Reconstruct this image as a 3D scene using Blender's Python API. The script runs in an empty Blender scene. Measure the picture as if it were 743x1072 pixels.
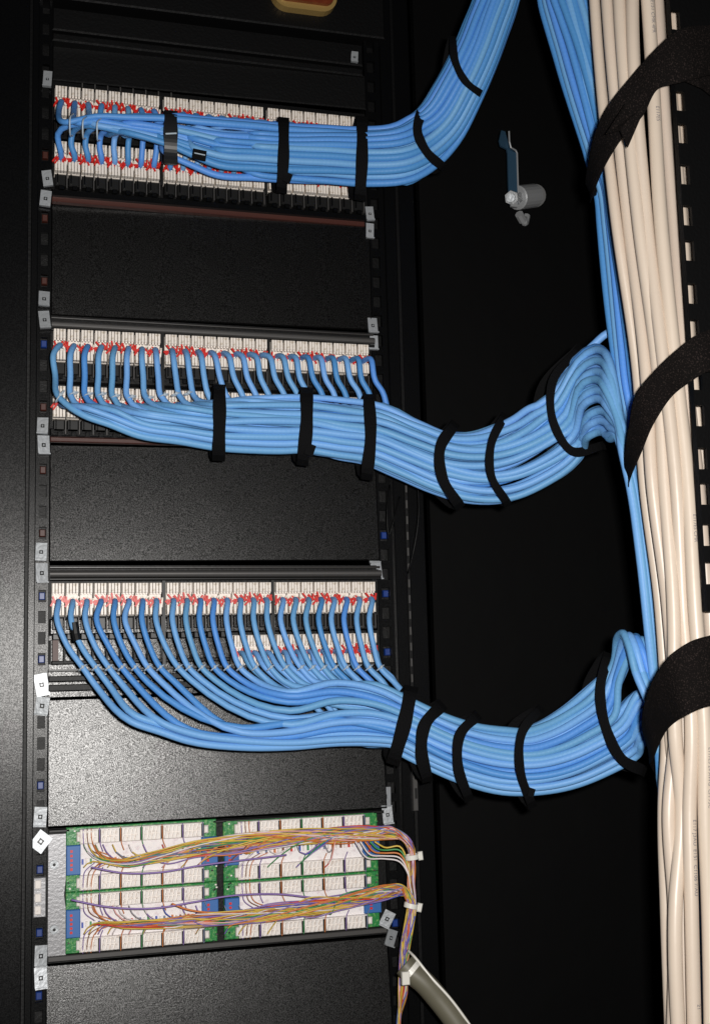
import bpy, math, random
from mathutils import Vector, Matrix
random.seed(7)
SC = bpy.context.scene
COL = SC.collection
PI = math.pi

# ------------------------------------------------------------------ camera
F, CX, CY = 1278.0, 371.5, 536.0
Xc = Vector((4400, 54, F)).normalized()            # world right, in image axes (x right, y down, z forward)
Uc = Vector((-251, -9766, F)); Uc = (Uc - Uc.dot(Xc) * Xc).normalized()
Ic = Uc.cross(Xc)                                   # world +y, into the cabinet
if Ic.z < 0: Ic = -Ic
pl = Vector(((47 - CX) / F, (600 - CY) / F, 1.0))
k = (394 - CX) / F
t0 = 0.45 * (k * Xc.z - Xc.x) / (pl.x - k * pl.z)
P0 = pl * t0                                        # world origin in camera axes
def cam2world(v): return Vector((v.dot(Xc), v.dot(Ic), v.dot(Uc)))
CAM = cam2world(-P0)
def W(px, py, d=0.0):
    r = cam2world(Vector(((px - CX) / F, (py - CY) / F, 1.0)))
    t = (-d - CAM.y) / r.y
    return CAM + r * t
def XW(px, d=0.0, py=600): return W(px, py, d).x
def ZW(py, d=0.0, px=50): return W(px, py, d).z

cam = bpy.data.cameras.new('camera'); camo = bpy.data.objects.new('camera', cam); COL.objects.link(camo)
cam.sensor_fit = 'VERTICAL'; cam.sensor_height = 24.0; cam.lens = F / 1072 * 24.0
cam.clip_start = 0.02; cam.clip_end = 50
r = cam2world(Vector((1, 0, 0))); u = cam2world(Vector((0, -1, 0))); b = cam2world(Vector((0, 0, -1)))
M = Matrix((r, u, b)).transposed().to_4x4(); M.translation = CAM
camo.matrix_world = M; CR, CU, CB = r.copy(), u.copy(), b.copy()
SC.camera = camo

# ------------------------------------------------------------------ materials
def mat(name, col, rough=0.5, metal=0.0, spec=0.5, bump=None, speck=None, var=0.0, coat=0.0, sheen=0.0, helix=0.0, alpha=None, specn=None):
    m = bpy.data.materials.new(name); m.use_nodes = True
    nt = m.node_tree; N = nt.nodes; L = nt.links
    p = N['Principled BSDF']
    p.inputs['Base Color'].default_value = (*col, 1); p.inputs['Roughness'].default_value = rough
    p.inputs['Metallic'].default_value = metal; p.inputs['Specular IOR Level'].default_value = spec
    p.inputs['Coat Weight'].default_value = coat; p.inputs['Coat Roughness'].default_value = 0.15
    p.inputs['Sheen Weight'].default_value = sheen
    if alpha is not None: p.inputs['Alpha'].default_value = alpha
    tc = N.new('ShaderNodeTexCoord')
    colout = None
    if speck:                                       # (scale, colour, threshold)
        n = N.new('ShaderNodeTexNoise'); n.inputs['Scale'].default_value = speck[0]; n.inputs['Detail'].default_value = 3
        L.new(tc.outputs['Object'], n.inputs['Vector'])
        cr = N.new('ShaderNodeValToRGB'); cr.color_ramp.elements[0].position = speck[2] - 0.06; cr.color_ramp.elements[1].position = speck[2] + 0.06
        cr.color_ramp.elements[0].color = (*col, 1); cr.color_ramp.elements[1].color = (*speck[1], 1)
        L.new(n.outputs['Fac'], cr.inputs['Fac']); colout = cr.outputs['Color']
    if var:
        oi = N.new('ShaderNodeObjectInfo'); hs = N.new('ShaderNodeHueSaturation')
        mr = N.new('ShaderNodeMapRange'); mr.inputs['To Min'].default_value = 1 - var; mr.inputs['To Max'].default_value = 1 + var
        L.new(oi.outputs['Random'], mr.inputs['Value']); L.new(mr.outputs['Result'], hs.inputs['Value'])
        mr2 = N.new('ShaderNodeMapRange'); mr2.inputs['To Min'].default_value = 0.5 - var * 0.06; mr2.inputs['To Max'].default_value = 0.5 + var * 0.06
        L.new(oi.outputs['Random'], mr2.inputs['Value']); L.new(mr2.outputs['Result'], hs.inputs['Hue'])
        if colout: L.new(colout, hs.inputs['Color'])
        else: hs.inputs['Color'].default_value = (*col, 1)
        colout = hs.outputs['Color']
    if colout: L.new(colout, p.inputs['Base Color'])
    if specn:                                       # (scale, low, high): sparkle of the powder coat
        n = N.new('ShaderNodeTexNoise'); n.inputs['Scale'].default_value = specn[0]; n.inputs['Detail'].default_value = 2
        L.new(tc.outputs['Object'], n.inputs['Vector'])
        mr = N.new('ShaderNodeMapRange'); mr.inputs['From Min'].default_value = .38; mr.inputs['From Max'].default_value = .66
        mr.inputs['To Min'].default_value = specn[1]; mr.inputs['To Max'].default_value = specn[2]
        L.new(n.outputs['Fac'], mr.inputs['Value']); L.new(mr.outputs['Result'], p.inputs['Specular IOR Level'])
    last = None
    if bump:                                        # (scale, strength, distance)
        n = N.new('ShaderNodeTexNoise'); n.inputs['Scale'].default_value = bump[0]; n.inputs['Detail'].default_value = 4
        L.new(tc.outputs['Object'], n.inputs['Vector'])
        bp = N.new('ShaderNodeBump'); bp.inputs['Strength'].default_value = bump[1]; bp.inputs['Distance'].default_value = bump[2]
        L.new(n.outputs['Fac'], bp.inputs['Height']); last = bp
        L.new(bp.outputs['Normal'], p.inputs['Normal'])
    if helix:
        sx = N.new('ShaderNodeSeparateXYZ'); L.new(tc.outputs['UV'], sx.inputs[0])
        ma = N.new('ShaderNodeMath'); ma.operation = 'MULTIPLY_ADD'; ma.inputs[1].default_value = 0.004
        L.new(sx.outputs['X'], ma.inputs[0]); L.new(sx.outputs['Y'], ma.inputs[2])
        cb = N.new('ShaderNodeCombineXYZ'); L.new(ma.outputs[0], cb.inputs[0])
        wv = N.new('ShaderNodeTexWave'); wv.inputs['Scale'].default_value = 52; wv.inputs['Distortion'].default_value = 0
        L.new(cb.outputs[0], wv.inputs['Vector'])
        bp = N.new('ShaderNodeBump'); bp.inputs['Strength'].default_value = helix; bp.inputs['Distance'].default_value = 0.0008
        L.new(wv.outputs['Fac'], bp.inputs['Height'])
        if last: L.new(last.outputs['Normal'], bp.inputs['Normal'])
        L.new(bp.outputs['Normal'], p.inputs['Normal'])
    return m

m_black = mat('black_steel', (0.002, 0.002, 0.0022), 0.5, bump=(260, 0.4, 0.001), spec=0.25)
m_wall = mat('black_liner', (0.0012, 0.0012, 0.0013), 0.7, spec=0.12, bump=(6, 0.3, 0.01))
m_frame = mat('charcoal_frame', (0.0022, 0.0023, 0.0026), 0.31, bump=(800, 0.22, 0.0004), specn=(820, .12, .34))
m_panel = mat('charcoal_powder_coat', (0.0016, 0.0015, 0.0015), 0.32, bump=(800, 0.30, 0.0005), specn=(780, .18, 0.88))
m_bar = mat('dark_gloss_bar', (0.02, 0.018, 0.017), 0.38, spec=0.9, bump=(200, 0.15, 0.0006))
m_lip = mat('worn_grey_metal', (0.07, 0.067, 0.065), 0.5, metal=0.4, bump=(90, 0.2, 0.0006))
m_zinc = mat('zinc_plate', (0.40, 0.42, 0.44), 0.45, metal=0.45, bump=(160, 0.5, 0.0012), var=0.12)
m_latch = mat('brushed_nickel', (0.42, 0.43, 0.44), 0.4, metal=0.35, bump=(300, 0.3, 0.0006))
m_bluecoat = mat('blue_zinc', (0.05, 0.115, 0.19), 0.35, metal=0.5)
m_plate = mat('grey_plate', (0.28, 0.28, 0.29), 0.42, metal=0.55, bump=(260, 0.35, 0.001))
m_cream = mat('cream_plastic', (0.84, 0.77, 0.70), 0.42, bump=(500, 0.1, 0.0004), speck=(180, (0.60, 0.52, 0.42), 0.6))
m_block = mat('white_terminal_plastic', (0.80, 0.75, 0.71), 0.4, speck=(220, (0.66, 0.58, 0.52), 0.62))
m_card = mat('white_backing', (0.82, 0.78, 0.78), 0.6, speck=(150, (0.70, 0.62, 0.64), 0.6))
m_red = mat('red_wire', (0.60, 0.018, 0.012), 0.4, speck=(300, (0.75, 0.16, 0.05), 0.66))
m_jackblack = mat('black_plastic', (0.008, 0.008, 0.008), 0.4, spec=0.35)
m_pcb = mat('green_board', (0.02, 0.20, 0.05), 0.35, speck=(260, (0.14, 0.34, 0.10), 0.58), bump=(300, 0.5, 0.001))
m_tape = mat('blue_block', (0.03, 0.13, 0.38), 0.45)
m_blue = mat('blue_jacket', (0.155, 0.375, 0.70), 0.50, spec=0.35, var=0.14, helix=0.09, bump=(70, 0.25, 0.002))
m_blue_d = mat('deep_blue_jacket', (0.085, 0.28, 0.66), 0.50, spec=0.35, var=0.14, helix=0.09, bump=(70, 0.25, 0.002))
m_beige = mat('beige_jacket', (0.62, 0.52, 0.43), 0.38, spec=0.5, var=0.10, bump=(14, 0.3, 0.004))
m_print = mat('grey_print', (0.16, 0.155, 0.18), 0.6)
m_velcro = mat('black_hook_fabric', (0.006, 0.005, 0.0048), 0.95, spec=0.06, bump=(600, 0.8, 0.002), speck=(650, (0.030, 0.022, 0.020), 0.62))
m_strap = mat('black_strap_fabric', (0.0035, 0.0035, 0.004), 0.85, spec=0.12, bump=(500, 0.7, 0.002))
m_tape2 = mat('dark_grey_tape', (0.015, 0.016, 0.018), 0.4, spec=0.5)
m_tie = mat('clear_nylon', (0.62, 0.72, 0.80), 0.3, alpha=0.55)
m_nylon = mat('white_nylon', (0.78, 0.76, 0.70), 0.35)
m_redbrown = mat('rust_brown', (0.05, 0.010, 0.005), 0.5)  # brown parts, and the painted reflection under the top patch panel
m_brown = mat('brown_laminate', (0.13, 0.022, 0.006), 0.45, speck=(60, (0.17, 0.035, 0.01), 0.55))
m_gold = mat('pale_gold_trim', (0.50, 0.33, 0.11), 0.4, metal=0.5)
m_grey = mat('grey_jacket', (0.13, 0.12, 0.085), 0.5, bump=(60, 0.2, 0.001))
m_bluep = mat('blue_plug', (0.008, 0.035, 0.19), 0.4)

# ------------------------------------------------------------------ mesh helpers
class MB:
    def __init__(s): s.v = []; s.f = []; s.mi = []; s.uv = []; s.mats = []
    def mid(s, m):
        if m not in s.mats: s.mats.append(m)
        return s.mats.index(m)
    def box(s, c, sz, m, rot=None, bev=0.0):
        hx, hy, hz = (q / 2 for q in sz); i = len(s.v); k = s.mid(m); c = Vector(c)
        # chamfered in the xz outline on the camera side
        b = min(bev, hx * 0.6, hz * 0.6)
        if b > 0:
            ring = lambda X, Z, y: [(-X, y, -Z), (X, y, -Z), (X, y, Z), (-X, y, Z)]
            pts = ring(hx, hz, hy) + ring(hx, hz, -hy + b) + ring(hx - b, hz - b, -hy)
            fs = [(0, 1, 5, 4), (1, 2, 6, 5), (2, 3, 7, 6), (3, 0, 4, 7), (4, 5, 9, 8), (5, 6, 10, 9), (6, 7, 11, 10), (7, 4, 8, 11), (8, 9, 10, 11), (3, 2, 1, 0)]
        else:
            pts = [(-hx, -hy, -hz), (hx, -hy, -hz), (hx, hy, -hz), (-hx, hy, -hz), (-hx, -hy, hz), (hx, -hy, hz), (hx, hy, hz), (-hx, hy, hz)]
            fs = [(0, 3, 2, 1), (4, 5, 6, 7), (0, 1, 5, 4), (1, 2, 6, 5), (2, 3, 7, 6), (3, 0, 4, 7)]
        for p in pts:
            p = Vector(p)
            if rot is not None: p = rot @ p
            s.v.append(c + p)
        for f in fs: s.f.append(tuple(i + q for q in f)); s.mi.append(k); s.uv.append(None)
        return s
    def tube(s, pts, rad, m, n=10, cap=True):
        k = s.mid(m); i0 = len(s.v); N = len(pts)
        T = [(pts[min(j + 1, N - 1)] - pts[max(j - 1, 0)]).normalized() for j in range(N)]
        a = Vector((0, 0, 1)) if abs(T[0].z) < 0.9 else Vector((1, 0, 0))
        nrm = (a - a.dot(T[0]) * T[0]).normalized(); L = 0; Ls = []
        for j in range(N):
            if j: L += (pts[j] - pts[j - 1]).length
            Ls.append(L)
            nrm = (nrm - nrm.dot(T[j]) * T[j]).normalized(); bn = T[j].cross(nrm)
            rr = rad(j / (N - 1)) if callable(rad) else rad
            for q in range(n):
                an = 2 * PI * q / n
                s.v.append(pts[j] + (nrm * math.cos(an) + bn * math.sin(an)) * rr)
        for j in range(N - 1):
            for q in range(n):
                q2 = (q + 1) % n
                s.f.append((i0 + j * n + q, i0 + j * n + q2, i0 + (j + 1) * n + q2, i0 + (j + 1) * n + q)); s.mi.append(k)
                s.uv.append(((q / n, Ls[j]), ((q + 1) / n, Ls[j]), ((q + 1) / n, Ls[j + 1]), (q / n, Ls[j + 1])))
        if cap:
            s.f.append(tuple(i0 + q for q in reversed(range(n)))); s.mi.append(k); s.uv.append(None)
            s.f.append(tuple(i0 + (N - 1) * n + q for q in range(n))); s.mi.append(k); s.uv.append(None)
        return s
    def grid(s, rows, m, closed=False):                # rows: list of equal-length point lists
        k = s.mid(m); i0 = len(s.v); n = len(rows[0])
        for rw in rows: s.v += rw
        R = len(rows)
        for j in range(R if closed else R - 1):
            j2 = (j + 1) % R
            for q in range(n - 1):
                s.f.append((i0 + j * n + q, i0 + j * n + q + 1, i0 + j2 * n + q + 1, i0 + j2 * n + q)); s.mi.append(k); s.uv.append(None)
        return s
    def prism(s, outline, y0, y1, m):                   # outline: (x,z) points
        k = s.mid(m); i = len(s.v); n = len(outline)
        for y in (y0, y1):
            for (x, z) in outline: s.v.append(Vector((x, y, z)))
        s.f.append(tuple(i + q for q in range(n))); s.f.append(tuple(i + n + q for q in reversed(range(n))))
        s.mi += [k, k]; s.uv += [None, None]
        for q in range(n):
            q2 = (q + 1) % n
            s.f.append((i + q, i + n + q, i + n + q2, i + q2)); s.mi.append(k); s.uv.append(None)
        return s
    def build(s, name, parent=None, smooth=False, loc=None, auto=False):
        me = bpy.data.meshes.new(name)
        o0 = Vector(loc) if loc is not None else Vector((0, 0, 0))
        me.from_pydata([tuple(Vector(v) - o0) for v in s.v], [], s.f)
        for m in s.mats: me.materials.append(m)
        me.polygons.foreach_set('material_index', s.mi)
        if smooth: me.polygons.foreach_set('use_smooth', [True] * len(s.f))
        if any(q is not None for q in s.uv):
            uv = me.uv_layers.new(name='UVMap'); li = 0
            for f, q in zip(s.f, s.uv):
                for c in range(len(f)):
                    if q is not None: uv.data[li].uv = q[c]
                    li += 1
        me.update()
        o = bpy.data.objects.new(name, me); COL.objects.link(o)
        if loc is not None: o.location = o0
        if parent is not None: o.parent = parent
        return o
def tag(o, label=None, cat=None, group=None, kind=None):
    if label: o['label'] = label
    if cat: o['category'] = cat
    if group: o['group'] = group
    if kind: o['kind'] = kind
    return o
def empty(name, label, cat, group=None):
    o = bpy.data.objects.new(name, None); COL.objects.link(o); o.empty_display_size = 0.02
    return tag(o, label, cat, group)
def spline(pts, sub=6):
    out = []; n = len(pts)
    for i in range(n - 1):
        p0 = pts[i - 1] if i else pts[0] * 2 - pts[1]; p1 = pts[i]; p2 = pts[i + 1]; p3 = pts[i + 2] if i + 2 < n else pts[-1] * 2 - pts[-2]
        # centripetal-ish: scale tangents by local chord
        d1 = (p1 - p0).length + 1e-6; d2 = (p2 - p1).length + 1e-6; d3 = (p3 - p2).length + 1e-6
        m1 = ((p1 - p0) / d1 * d2 + (p2 - p1) / d2 * d1) / (d1 + d2) * d2
        m2 = ((p2 - p1) / d2 * d3 + (p3 - p2) / d3 * d2) / (d2 + d3) * d2
        for j in range(sub):
            t = j / sub; t2 = t * t; t3 = t2 * t
            out.append(p1 * (2 * t3 - 3 * t2 + 1) + m1 * (t3 - 2 * t2 + t) + p2 * (-2 * t3 + 3 * t2) + m2 * (t3 - t2))
    out.append(pts[-1].copy()); return out
def lerp(a, b, t): return a + (b - a) * t
def interp(tab, x):                                     # tab [(x, v...)]
    if x <= tab[0][0]: return tab[0][1:]
    for q in range(len(tab) - 1):
        if x <= tab[q + 1][0]:
            t = (x - tab[q][0]) / (tab[q + 1][0] - tab[q][0])
            return tuple(lerp(A, B, t) for A, B in zip(tab[q][1:], tab[q + 1][1:]))
    return tab[-1][1:]
ORD = ['first', 'second', 'third', 'fourth', 'fifth', 'sixth', 'seventh', 'eighth', 'ninth', 'tenth', 'eleventh', 'twelfth', 'thirteenth', 'fourteenth',
       'fifteenth', 'sixteenth', 'seventeenth', 'eighteenth', 'nineteenth', 'twentieth', 'twenty-first', 'twenty-second', 'twenty-third', 'twenty-fourth']

# ------------------------------------------------------------------ the cabinet
cab = empty('server_cabinet', 'open black equipment cabinet with slotted mounting rails holding all panels', 'cabinet')
def boxpx(mb, x0, x1, y0, y1, d0, d1, m, bev=0.0, px=None):
    """a box between picture columns x0..x1 and rows y0..y1 as they read on the rail plane, from depth d0 to d1 (front)"""
    X0, X1 = XW(x0, d1), XW(x1, d1); Z1 = ZW(y0, d1); Z0 = ZW(y1, d1)
    mb.box(((X0 + X1) / 2, -(d0 + d1) / 2, (Z0 + Z1) / 2), (X1 - X0, d1 - d0, Z1 - Z0), m, bev=bev); return mb
bm = MB(); boxpx(bm, -260, 1300, -500, 1500, -0.62, -0.60, m_wall); bk = bm.build('back_wall'); tag(bk, kind='structure')
# left post: broad flat face, groove, folded edge
bm = MB(); boxpx(bm, -60, 26.5, -200, 1250, -0.05, 0.030, m_frame, bev=0.001)
boxpx(bm, 29.5, 37, -200, 1250, -0.05, 0.022, m_frame, bev=0.001)
bm.build('front_post', cab)
bm = MB(); boxpx(bm, 26.5, 29.5, -200, 1250, -0.05, 0.020, m_black); bm.build('post_groove', cab)
def rail(x0, x1, hx0, hx1, ys, name='mounting_rail', d=0.006, mt=m_frame, hh=13):
    bm = MB(); boxpx(bm, x0, hx0, -200, 1250, 0.0, d, mt); boxpx(bm, hx1, x1, -200, 1250, 0.0, d, mt)
    prev = -200
    for y in ys + [1250]:
        boxpx(bm, hx0, hx1, prev, (y - hh / 2) if y < 1250 else 1250, 0.0002, d - 0.0002, mt); prev = y + hh / 2
    return bm.build(name, cab)
hy = [float(y) for y in range(-190, 1240, 22)]
rail(37, 51, 40.5, 48.5, hy)
rail(396, 413, 399, 407.5, hy)
# material glimpsed behind the rails
bm = MB(); boxpx(bm, 36, 52, -200, 1250, -0.03, -0.012, m_black); bm.build('rail_backing', cab)
bm = MB(); boxpx(bm, 394, 414, -200, 1250, -0.03, -0.012, m_black); bm.build('rail_backing', cab)
for (x, ys, m) in ((44.5, [365, 625, 690, 832, 903, 976, 1048], m_bluep), (44.5, [295, 422, 490, 558, 172, 235], m_redbrown), (403.3, [560, 623, 682, 808, 1003], m_bluep)):
    for y in ys:
        y = min(hy, key=lambda q: abs(q - y))
        bm = MB(); c = W(x, y, -0.004); X0 = XW(x); Z0 = ZW(y)
        bm.box((X0, 0.004, Z0), (0.0075, 0.008, 0.0095), m, bev=0.001); bm.build('rail_plug', cab)
# right post
bm = MB(); boxpx(bm, 414, 426, -200, 1250, -0.08, 0.012, m_frame, bev=0.001); boxpx(bm, 429, 446, -200, 1250, -0.10, 0.0, m_frame, bev=0.001); bm.build('front_post', cab)
bm = MB(); boxpx(bm, 426, 429, -200, 1250, -0.08, 0.004, m_black)
for y in range(500, 830, 18): boxpx(bm, 427, 428.6, y, y + 9, 0.004, 0.006, m_lip)
bm.build('post_groove', cab)
bm = MB(); boxpx(bm, 425.3, 430.2, 808, 872, 0.012, 0.018, m_lip, bev=0.0008); boxpx(bm, 427, 429.3, 822, 836, 0.018, 0.0185, m_jackblack); boxpx(bm, 427, 429.3, 846, 858, 0.018, 0.0185, m_jackblack)
bm.build('slotted_tab', cab)
# top crossbars
bm = MB(); boxpx(bm, 51, 395, 6, 30, -0.02, 0.010, m_black, bev=0.002); bm.build('crossbar', cab)
bm = MB(); boxpx(bm, 51, 395, 33, 41, -0.02, 0.016, m_black, bev=0.002); bm.build('crossbar', cab)
bm = MB(); boxpx(bm, 30, 420, -150, -4, -0.02, 0.02, m_black, bev=0.002); bm.build('top_rail', cab)
# inner door plane right of the post, carrying the latch
bm = MB(); boxpx(bm, 452, 1150, -500, 1500, -0.17, -0.155, m_wall); 

bm.build('side_panel', cab)
# hairline loop of thin black cord at the right post
bm = MB(); bm.tube(spline([W(408, 508, 0.02), W(405, 540, 0.03), W(407, 560, 0.03), W(412, 545, 0.03), W(418, 520, 0.02)]), 0.0012, m_black, 6); bm.build('cord_loop', cab, smooth=True)
bm = MB(); bm.tube(spline([W(437, 505, 0.03), W(438, 540, 0.035), W(432, 580, 0.03), W(427, 600, 0.02)]), 0.0012, m_black, 6); bm.build('cord_loop', cab, smooth=True)
# near slotted upright, right edge
A = W(697.5, -60, 0.50); B = W(741, 620, 0.50)
A = W(694.5, -60, 0.50); B = W(737.5, 640, 0.50)
vd = (B - A).normalized(); ud = Vector((-vd.z, 0, vd.x)); 
if ud.x < 0: ud = -ud
rotm = Matrix((ud, Vector((0, 1, 0)), -vd)).transposed()
Lr = (B - A).length
def rbox(bm, u0, u1, v0, v1, y0, y1, m): bm.box(A + ud * (u0 + u1) / 2 + vd * (v0 + v1) / 2 + Vector((0, (y0 + y1) / 2, 0)), (u1 - u0, y1 - y0, v1 - v0), m, rot=rotm)
bm = MB(); mm = 0.0009
hs = []
for y in (20, 62, 105, 139, 182, 225, 262, 307, 345, 397, 435, 480, 517, 560, 600):
    q = W(lerp(700, 741, y / 560), y, 0.50); hs.append((q - A).dot(vd))
rbox(bm, 0, 3.8 * mm, 0, Lr, 0, 0.004, m_black); rbox(bm, 15.8 * mm, 90 * mm, 0, Lr, 0, 0.004, m_black)
rbox(bm, 0, 1.2 * mm, 0, Lr, -0.004, 0.0, m_black)
prev = 0
for v in hs + [Lr + 0.012]:
    rbox(bm, 3.8 * mm, 15.8 * mm, prev, v - 0.0115, 0.0002, 0.0038, m_black); prev = v + 0.0115
bm.build('slotted_upright', cab)

# latch on the side panel: curved tongue, barrel, nut
lt = empty('door_latch', 'nickel cam latch with a bent blue-grey tongue on the black side panel', 'latch')
dl = -0.155
def LP(x, y, d): return W(x, y, dl + d)
bm = MB(); c0 = LP(549, 208, 0.0); ax = Vector((-0.55, -0.8, 0)).normalized()
e0 = LP(558, 205, 0.012); e1 = LP(541, 207, 0.034)
bm.tube([e0, lerp(e0, e1, 0.98), e1], lambda t: 0.0195 if t < 0.95 else 0.017, m_latch, 20); bm.build('barrel', lt, smooth=False)
bm = MB(); bm.tube([LP(560, 205, 0.0), LP(559, 205, 0.012)], 0.019, m_jackblack, 24); bm.build('collar', lt)
bm = MB(); bm.tube([e1, LP(535, 207, 0.062)], 0.0115, m_latch, 6); bm.tube([LP(535, 207, 0.062), LP(534, 207, 0.070)], 0.007, m_zinc, 12); bm.build('nut', lt)
path = [(537.5, 213, .058), (536.5, 195, .058), (535.5, 160, .058), (534, 157, .060), (528.5, 154, .066), (527, 148, .068), (526.5, 137, .068)]
bm = MB(); rows = []
pp = [LP(*q) for q in path]
for i, p in enumerate(pp):
    w = 0.0075 if i < 4 else 0.0095
    if i == len(pp) - 1: w = 0.004
    a_ = Vector((1, 0, 0)) if i < 3 else Vector((0.9, 0.3, 0)).normalized()
    rows.append([p - a_ * w, p - a_ * w + Vector((0, .004, 0)), p + a_ * w + Vector((0, .004, 0)), p + a_ * w, p - a_ * w])
bm.grid(rows, m_bluecoat); bm.box(pp[0] , (0.012, 0.004, 0.012), m_latch)
bm.tube([p + Vector((0.0088 if i < 4 else 0.0096, -0.0005, 0)) for i, p in enumerate(pp)], 0.0014, m_latch, 6)
bm.build('tongue', lt)
bm = MB(); bm.tube(spline([LP(548, 228, .02), LP(549, 233, .015), LP(551, 226, .01)]), 0.006, m_latch, 8); bm.tube([LP(543, 224, .04), LP(547, 231, .03)], 0.007, m_latch, 8); bm.build('set_screw', lt)

# brown plate with gold rim at the top
br = empty('cable_entry_cover', 'rounded brown cover with a pale gold rim at the top edge', 'cover')
def rrect(cx, cz, w, h, r, n=6):
    out = []
    for (sx, sz, a0) in ((1, 1, 0), (-1, 1, 90), (-1, -1, 180), (1, -1, 270)):
        for q in range(n + 1):
            a = math.radians(a0 + 90 * q / n); out.append((cx + sx * (w / 2 - r) + r * math.cos(a), cz + sz * (h / 2 - r) + r * math.sin(a)))
    return out
c = W(318, -22, 0.03)
bm = MB(); bm.prism(rrect(c.x, c.z, 0.096, 0.098, 0.024), -0.034, -0.008, m_gold); bm.build('rim', br)
bm = MB(); bm.prism(rrect(c.x + 0.001, c.z + 0.008, 0.082, 0.096, 0.012), -0.040, -0.030, m_brown); bm.build('cover_face', br)

# ------------------------------------------------------------------ blank panels
def blank(y0, y1, label, d=0.004, tilt=0.0, m=m_panel):
    bm = MB(); X0, X1 = XW(51.5), XW(395); Z1, Z0 = ZW(y0), ZW(y1)
    c = Vector(((X0 + X1) / 2, 0, (Z0 + Z1) / 2))
    R = Matrix.Rotation(math.radians(tilt), 3, 'X') @ Matrix.Rotation(math.radians(-1.6), 3, 'Z')
    bm.box((0, -d / 2, 0), (X1 - X0, d, Z1 - Z0), m, bev=0.0015, rot=R)
    o = bm.build('blank_panel'); o.location = c
    tag(o, label, 'blank panel', 'blank filler panels between the patch panels')
    return o
blank(44, 82, 'narrow black filler panel directly above the top patch panel', m=m_black)
blank(212, 329, 'near-black filler panel between the top and middle patch panels', m=m_panel, tilt=0.0)
blank(464, 588, 'dark speckled filler panel between the middle and bottom blue-cabled patch panels', tilt=-2.9)
blank(732, 866, 'bright speckled grey filler panel above the green terminal blocks', tilt=-3.8)
blank(1012, 1160, 'grey filler panel at the bottom, below the green terminal blocks', tilt=-7.5)

# ------------------------------------------------------------------ patch panels
DJ = 0.026
JX0, JX1 = XW(54, DJ), XW(393, DJ)
PITCH = (JX1 - JX0) / 24.5
def jx(i): return JX0 + PITCH * (i + 0.5 + 0.25 * (i // 8))
JH = ZW(610, DJ) - ZW(645, DJ)                         # height of a terminal face
def jack_mesh():
    w = PITCH * 0.90; bm = MB()
    bm.box((0, 0.012, 0), (w, 0.016, JH), m_cream, bev=0.0008)
    pw = w / 4 * 0.84
    for r in (1, -1):
        for q in range(4):
            x = -w / 2 + w / 4 * (q + 0.5)
            bm.box((x, -0.001, r * JH * 0.335), (pw, 0.010, JH * 0.30), m_cream, bev=0.0006)
            bm.box((x, -0.0005, r * JH * 0.16), (pw * 0.7, 0.006, JH * 0.05), m_cream)
    for q in (1, 2, 3):
        for r in (1, -1):
            bm.box((-w / 2 + w / 4 * q, 0.0035, r * JH * 0.335), (w / 4 * 0.24, 0.001, JH * 0.30), m_redbrown if q == 2 and r == 1 else m_jackblack)
    me = bm.build('jack').data
    return me
def red_mesh(seed):
    rnd = random.Random(seed); bm = MB(); w = PITCH
    for q in range(7):
        x = -w / 2 + w * (q + 0.3 + 0.4 * rnd.random()) / 7
        R = Matrix.Rotation(rnd.uniform(-0.9, 0.9), 3, 'Y')
        bm.box((x, -0.003 + rnd.random() * 0.002, rnd.uniform(-0.1, 0.1) * JH), (0.0022, 0.004, JH * rnd.uniform(0.14, 0.30)), m_red if rnd.random() < 0.85 else m_cream, rot=R)
    bm.box((0, 0.001, 0), (w * 0.9, 0.004, JH * 0.07), m_red)
    return bm.build('wire_pair').data
def housing_mesh():
    bm = MB(); w = PITCH; h = ZW(378, DJ) - ZW(400, DJ)
    bm.box((0, 0.010, -h * 0.35), (w * 0.80, 0.018, h * 0.55), m_jackblack, bev=0.001)
    bm.box((-w * 0.22, 0.001, -h * 0.30), (w * 0.10, 0.006, h * 0.45), m_frame)
    bm.box((w * 0.47, 0.006, -h * 0.40), (w * 0.10, 0.014, h * 0.7), m_lip, bev=0.0004)
    bm.box((w * 0.05, 0.0, -h * 0.75), (w * 0.35, 0.006, h * 0.20), m_frame, bev=0.0005)
    return bm.build('jack_housing').data
JM = jack_mesh(); RM = [red_mesh(s) for s in range(5)]; HM = housing_mesh()
for o in list(COL.objects):
    if o.name.split('.')[0] in ('jack', 'wire_pair', 'jack_housing') and o.parent is None: bpy.data.objects.remove(o)
PORT = {}
def inst(me, name, loc, parent, rz=0):
    o = bpy.data.objects.new(name, me); COL.objects.link(o); o.parent = parent; o.location = loc; return o
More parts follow.
